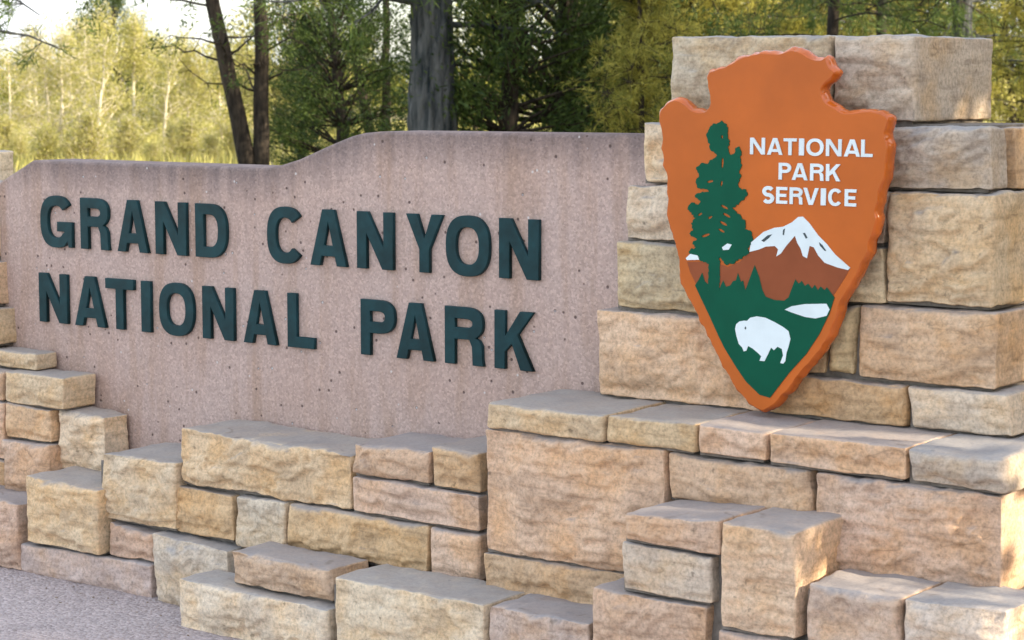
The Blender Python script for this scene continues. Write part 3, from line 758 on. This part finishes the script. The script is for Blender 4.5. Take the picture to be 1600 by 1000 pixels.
def pine(seed, h, r, trunk_r, first=.28, n_br=46, L=.15, W=.0065, tufts=15, per=34, rows=40, sides=18):
    rs = np.random.RandomState(seed); T, Lf = TB(), TB()
    tr = wob(rs, (0, 0, 0), (rs.normal() * .15, rs.normal() * .15, h), rows, .25)
    T.tube(tr, trunk_r * np.linspace(1.08, .12, rows) ** .9, sides)
    V = T.V[0]; c = np.repeat(tr, sides, 0); dv = V - c
    P = V * np.array([11, 11, 1.7]) + seed
    T.V[0] = c + dv * (1 + .13 * fbm(P, 4, .6) - .14 * (1 - np.minimum(1, np.abs(perlin(P * 1.7)) * 5)))[:, None]
    for k in range(n_br):
        f = first + (1 - first) * (k + rs.rand()) / n_br
        p = tr[min(rows - 1, int(f * (rows - 1)))]
        a = rs.uniform(0, 2 * math.pi); ln = r * (1.05 - .85 * (f - first) / (1 - first)) * rs.uniform(.6, 1.1)
        e = p + np.array([ln * math.cos(a), ln * math.sin(a), rs.uniform(-.05, .28) * ln])
        br = wob(rs, p, e, 9, .35, .18 * ln)
        T.tube(br, np.linspace(.028 * trunk_r / .2, .006, 9), 5)
        for q in range(tufts):
            t = rs.uniform(.3, 1.0); c0 = br[min(8, int(t * 8))]
            e2 = c0 + rs.normal(size=3) * .22 * min(1, ln) + np.array([0, 0, .05])
            T.tube(wob(rs, c0, e2, 3, .05), [.006, .004, .003], 3)
            m = int(per * rs.uniform(.7, 1.3)); C = np.repeat(e2[None], m, 0) + rs.normal(size=(m, 3)) * .03 - (e2 - c0) * (rs.rand(m)[:, None] * .6)
            D = (e2 - c0); D = D / max(np.linalg.norm(D), 1e-6)
            Lf.leaves(rs, C, L, W, D, .8)
    return T.mesh('trunk'), Lf.mesh('crown', False)

def spot(px, dist):
    """ground point seen from the path in the direction of a column of the photograph, dist metres away"""
    b = math.atan2((px - 800) / 3280, .9937)
    a = YAW - b
    k = dist / math.cos(b)
    return (-math.sin(a) * k, math.cos(a) * k, 0)

def tree(name, meshes, mats, px, dist, label, cat, group=None, rot=0, sc=1.0, loc=None, z=0):
    l = loc or spot(px, dist)
    t = empty(name, (l[0], l[1], z)); t.rotation_euler = (0, 0, rot); t.scale = (sc, sc, sc)
    tag(t, label, cat, group)
    link('trunk', meshes[0], t, (0, 0, 0), mats[0]); link('crown', meshes[1], t, (0, 0, 0), mats[1])
    return t

rt = random.Random(5)
# -- young pale aspens in the sunlit clearing on the left
AS = [aspen(11, 3.1, 1, 2400, .45, .055), aspen(12, 3.3, 2, 4200, .4, .055), aspen(13, 3.0, 2, 8000, .1, .06), aspen(14, 3.4, 1, 8000, .1, .06)]
am = (M_BARK_PALE, M_LEAF_ASPEN)
for px, d, k, sc, lab in [
    (-35, 47, 2, .95, 'yellow green aspen sapling cut by the left photo edge'),
    (31, 46, 0, .88, 'thin pale-trunked aspen sapling nearest the left photo edge, above the panel corner'),
    (92, 47, 1, 1.0, 'twiggy two-stemmed aspen sapling above the letter G'),
    (168, 46, 0, 1.04, 'bare-looking pale aspen sapling above the gap between letters R and A'),
    (128, 56, 1, 1.16, 'aspen sapling standing behind the two pale foremost trunks on the left'),
    (215, 54, 3, 1.10, 'yellow leafy aspen above the letter A of the first word'),
    (300, 50, 2, .95, 'dense yellow green aspen clump above the letter D'),
    (352, 53, 3, .84, 'bright yellow aspen just left of the leaning dark trunk'),
    (60, 58, 1, 1.1, 'aspen sapling behind the leftmost pale trunk'),
    (140, 66, 2, 1.35, 'tallest leafy aspen behind the twiggy saplings on the left'),
    (270, 47, 0, .95, 'thin bare aspen stem right of the middle of the clearing'),
    (400, 60, 2, .92, 'yellow aspen seen between the two forks of the dark tree'),
    (250, 62, 3, 1.0, 'taller aspen rising behind the clump above the letter D')]:
    tree('aspen_tree', AS[k], am, px, d, lab, 'aspen', 'young aspens in the clearing on the left', rt.uniform(0, 6.28), sc)
SHR = [aspen(21, 1.5, 4, 5200, .1, .05), aspen(22, 1.3, 4, 5200, .1, .05)]
SHRUB_AT = ['cut by the left photo edge', 'above the left corner of the panel', 'below the leftmost pale trunk', 'above the letter G', 'above the gap between G and R', 'above the letter R',
            'left of the bare pale aspen', 'at the foot of the bare pale aspen', 'above the letter A of the first word', 'above the gap between A and N', 'above the letter N of the first word',
            'above the gap between N and D', 'above the letter D', 'just left of the leaning dark trunk', 'at the foot of the leaning dark trunk', 'behind the foot of the forked dark tree']
for i_, px in enumerate(range(-20, 440, 29)):
    tree('leafy_shrub', SHR[i_ % 2], am, px + rt.uniform(-8, 8), (39, 42, 40.5)[i_ % 3], 'low yellow green shrub in the row %s' % SHRUB_AT[i_], 'shrub', 'low shrubs under the aspens', rt.uniform(0, 6.28), (.62, .8, .5, .7, .45)[i_ % 5])

# -- dark conifers behind the panel
J1 = juniper(41, 4.6, 1.25, 150, 190, .10, .075, .010, 1.0, .125)
J2 = juniper(42, 5.2, 1.35, 170, 190, .14, .075, .010, 1.0, .125)
J3 = juniper(43, 4.2, 1.05, 140, 180, .06, .075, .010, 1.0, .12)
jm = (M_BARK_DARK, M_LEAF_JUN)
for px, d, k, sc, rot, lab in [
    (545, 25, J1, .80, .3, 'dark green juniper midway between the forked trunk and the thick trunk'),
    (195, 72, J1, 1.15, 2.0, 'dark conifer standing tall behind the pale aspens at upper left'),
    (468, 30, J3, .62, 2.0, 'low dark juniper just right of the forked trunk'),
    (780, 20.5, J3, 1.05, 1.2, 'dark green juniper just right of the thick trunk'),
    (880, 21.5, J2, 1.0, 4.0, 'darkest juniper above the right end of the panel'),
    (985, 27, J1, 1.0, 5.2, 'juniper meeting the left edge of the stone pillar')]:
    tree('juniper_tree', k, jm, px, d, lab, 'juniper', 'dark junipers behind the panel', rot, sc)

# -- pines with visible trunks
P1 = pine(51, 9.0, 2.0, .235, .24, 44, .16, .0060, 14, 32, 160, 64)
tree('pine_tree', P1, (M_BARK_PINE, M_LEAF_PINE), 678, 20, 'big pine with thick blue-grey trunk rising behind the middle of the panel', 'pine')
P2 = pine(52, 7.0, 1.7, .085, .28, 36, .15, .0065, 13, 30)
tree('pine_tree', P2, (M_BARK_DARK, M_LEAF_PINE), 1285, 24, 'slim dark trunked pine above the middle of the pillar top', 'pine', 'slim pines behind the pillar', 1.1)
tree('pine_tree', P2, (M_BARK_DARK, M_LEAF_PINE), 1372, 27, 'slim dark trunked pine above the right half of the pillar top', 'pine', 'slim pines behind the pillar', 3.4)
tree('pine_tree', P1, (M_BARK_PINE, M_LEAF_PINE), 1492, 30, 'stouter pine above the right corner of the pillar', 'pine', 'slim pines behind the pillar', 2.2, .8)
tree('pine_tree', P2, (M_BARK_DARK, M_LEAF_PINE), 1690, 22, 'pine reaching in from the right photo edge beside the pillar', 'pine', 'slim pines behind the pillar', 5.0, 1.1)
tree('pine_tree', P1, (M_BARK_PINE, M_LEAF_PINE), -115, 20, 'pine whose dark bough hangs into the sky at upper left', 'pine', None, .6, 1.0)

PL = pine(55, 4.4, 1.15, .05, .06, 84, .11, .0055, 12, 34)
pl_m = (M_BARK_DARK, M_LEAF_PAINTED_LIT)
for px, d, sc, rot, lab in [(1012, 19, .78, 0, 'young pine painted a sunlit yellow green against the left edge of the pillar'), (1085, 27, 1.1, 1.5, 'young pine with yellow green boughs over the left corner of the pillar'),
                            (1230, 30, 1.25, 2.8, 'young yellow green pine above the arrowhead tip'), (1440, 31, 1.2, 4.0, 'young yellow green pine above the right half of the pillar'),
                            (1650, 24, 1.0, 5.1, 'young pine filling the gap at the right photo edge beside the pillar')]:
    tree('young_pine', PL, pl_m, px, d, lab, 'pine', 'young pines painted sunlit behind the pillar', rot, sc)

# forked dark tree left of the middle
def forked():
    rs = np.random.RandomState(61); T, Lf = TB(), TB()
    T.tube(wob(rs, (.0, 0, 0), (.03, 0, 5.2), 30, .25), np.linspace(.105, .04, 30), 14)
    T.tube(wob(rs, (-.05, -.02, .2), (-.95, -.1, 5.0), 30, .25), np.linspace(.11, .045, 30), 14)
    for k in range(34):
        z = rs.uniform(1.3, 5.0); sd = rs.rand() < .5
        p = np.array([.02, 0, z]) if sd else np.array([-.05 - .9 * (z - .2) / 4.8, -.06, z])
        a = rs.uniform(0, 6.28); ln = rs.uniform(.4, 1.3)
        e = p + np.array([ln * math.cos(a), ln * math.sin(a), rs.uniform(-.1, .5) * ln])
        br = wob(rs, p, e, 8, .5); T.tube(br, np.linspace(.016, .004, 8), 5)
        for q in range(5):
            c0 = br[rs.randint(3, 8)]; e2 = c0 + rs.normal(size=3) * .18
            T.tube(wob(rs, c0, e2, 4, .1), np.linspace(.005, .002, 4), 3)
            if z > 2.2 or rs.rand() < .18:
                m = 60; Lf.leaves(rs, e2 + rs.normal(size=(m, 3)) * .07, .09, .009, None)
    return T.mesh('trunk'), Lf.mesh('crown', False)
FK = forked()
tree('forked_pine', FK, (M_BARK_DARK, M_LEAF_PINE), 411, 24, 'dark forked tree with one leaning and one upright trunk above the panel step', 'tree', None, YAW)
tree('forked_pine', FK, (M_BARK_DARK, M_LEAF_PINE), 603, 27, 'thin dark leaning double trunk just left of the thick trunk', 'tree', None, YAW + .3, .72)

# -- sunlit olive and yellow trees farther back
OL = [aspen(81, 5.0, 2, 9000, 0, .10), aspen(82, 5.5, 2, 9000, 0, .10), aspen(83, 4.6, 3, 9000, 0, .10)]
om = (M_BARK_DARK, M_LEAF_OLIVE); ym = (M_BARK_DARK, M_LEAF_ASPEN)
for px, d, k, m_, sc, lab in [
    (455, 48, 0, 1, .80, 'yellow lit tree seen low between the forked tree and the dark juniper'),
    (540, 55, 1, 0, .56, 'olive green tree far behind the dark juniper left of the thick trunk'),
    (1000, 36, 0, 1, .95, 'yellow lit tree touching the left edge of the pillar top'),
    (935, 44, 2, 1, .95, 'yellow tree glimpsed through the dark junipers above the panel end'),
    (1090, 40, 1, 0, 1.05, 'olive green tree over the left corner of the pillar top'),
    (1180, 44, 2, 1, 1.2, 'yellow lit tree above the tip of the orange arrowhead'),
    (1330, 42, 0, 0, 1.2, 'olive tree between the two slim pines above the pillar'),
    (1430, 46, 1, 1, 1.15, 'yellow green tree left of the stouter pine above the pillar'),
    (1580, 40, 2, 0, 1.0, 'olive tree at the right photo edge beside the pillar'),
    (740, 60, 1, 0, 1.0, 'olive tree far behind the thick trunk')]:
    tree('sunlit_tree', OL[k], ym if m_ else om, px, d, lab, 'tree', 'sunlit trees behind the conifers', rt.uniform(0, 6.28), sc)

# -- the far edge of the wood: one mass of foliage
def far_wood():
    rs = np.random.RandomState(91); Lf = TB()
    for px in range(-120, 1900, 34):
        d = rs.uniform(82, 120); s_ = spot(px + rs.uniform(-15, 15), d); h = rs.uniform(2.6, 3.6) * (1.45 if px > 950 else 1.0) * (.85 if 560 < px < 660 else 1)
        m = 900
        u = rs.normal(size=(m, 3)); u /= np.linalg.norm(u, axis=1)[:, None]; u *= rs.rand(m)[:, None] ** .4
        C = np.array([s_[0], s_[1], h * .52]) + u * np.array([1.5, 1.5, h * .5]) * (1 + .25 * fbm(u * 2 + px, 2))[:, None]
        Lf.leaves(rs, C, .20, .075)
    return Lf.mesh('distant_woodland', False)
tag(link('distant_woodland', far_wood(), None, (0, 0, 0), M_LEAF_OLIVE), 'far sunlit edge of the wood behind all the trees', 'woodland', None, 'stuff')

# dry grass of the clearing
def grass():
    rs = np.random.RandomState(95); G = TB()
    n = 26000
    d = rs.uniform(36, 80, n); px = rs.uniform(-150, 1800, n)
    b = np.arctan2((px - 800) / 3280, .9937); a = YAW - b; k = d / np.cos(b)
    C = np.stack([-np.sin(a) * k, np.cos(a) * k, np.zeros(n)], 1)
    G.leaves(rs, C, .38, .02, np.tile([0, 0, 2.2], (n, 1)), .5)
    return G.mesh('dry_grass', False)
tag(link('dry_grass', grass(), None, (0, 0, 0), M_GRASS), 'dry yellow grass in the clearing under the aspens', 'grass', None, 'stuff')

# -- unseen junipers added right of the frame to shade the sign and trees
SH = juniper(33, 6.5, 2.3, 300, 60, .06, .16, .035, 1.0, .22)
SH2 = juniper(34, 6.5, 2.3, 150, 34, .06, .16, .035, 1.0, .16)
SH3 = juniper(35, 7.8, 2.2, 200, 60, .67, .16, .035, 1.0, .22)
tree('shade_juniper', SH3, jm, 0, 0, 'unseen high-crowned juniper added to shade the pavement, right of the pillar', 'juniper', 'unseen junipers added for shade right of the sign', 0, 1.0, (5.2, 6.4, 0))
for i, (x, y, sc, rot, lab) in enumerate([
    (3.2, 4.4, 1.0, 0, 'unseen thin juniper added for dappled shade, nearest the pillar'), (6.4, 9.4, 1.15, 1.3, 'unseen large juniper added for shade, farthest right of the pillar'),
    (5.2, 1.2, 1.1, 2.2, 'unseen juniper added for shade, nearest the path'), (1.5, 10.6, 1.1, .7, 'unseen juniper added for shade, behind and right of the pillar'),
    (-2.2, 18.0, 1.3, 4.4, 'unseen tall juniper added to shade the thick pine and its neighbours'), (3.4, 14.2, 1.2, 5.3, 'unseen juniper added for shade, far back on the right'),
    (-5.2, 21.0, 1.0, 2.7, 'unseen rearmost juniper added for shade, right of the slim pines')]):
    tree('shade_juniper', SH2 if i == 0 else SH, jm, 0, 0, lab, 'juniper', 'unseen junipers added for shade right of the sign', rot, sc, (x, y, 0))

# -- pine needles and grit blown against the foot of the wall
def litter():
    rs = np.random.RandomState(97); G = TB()
    n = 160
    x = rs.uniform(-6.6, -3.2, n); y0 = np.where(x < -4.62, 4.555, 4.365)
    y = y0 - np.abs(rs.normal(size=n)) * .10
    C = np.stack([x, y, np.full(n, .003)], 1)
    D = rs.normal(size=(n, 3)); D[:, 2] = 0
    G.leaves(rs, C, .05, .0008, D * 3, .15)
    G.V[-1][:, 2] = .003 + np.abs(G.V[-1][:, 2] - .003) * .3
    for k in range(60):
        xx = rs.uniform(-6.4, -3.4); yy = (4.55 if xx < -4.62 else 4.36) - abs(rs.normal()) * .12; s_ = rs.uniform(.0015, .0035)
        c = np.array([xx, yy, s_ * .4]); q = rs.normal(size=(8, 3)) * .0006
        V = np.array([(a_, b_, c_) for a_ in (-1, 1) for b_ in (-1, 1) for c_ in (-1, 1)]) * s_ * np.array([1, .8, .6]) + c + q
        G.add(V, [(0, 1, 3, 2), (4, 6, 7, 5), (0, 4, 5, 1), (2, 3, 7, 6), (0, 2, 6, 4), (1, 5, 7, 3)])
    return G.mesh('needle_litter', False)
tag(link('needle_litter', litter(), None, (0, 0, 0), mat_simple('dry_needles_and_grit', (.27, .21, .16), .9, 300, .5)), 'dry pine needles and grit along the foot of the stone wall', 'litter', None, 'stuff')
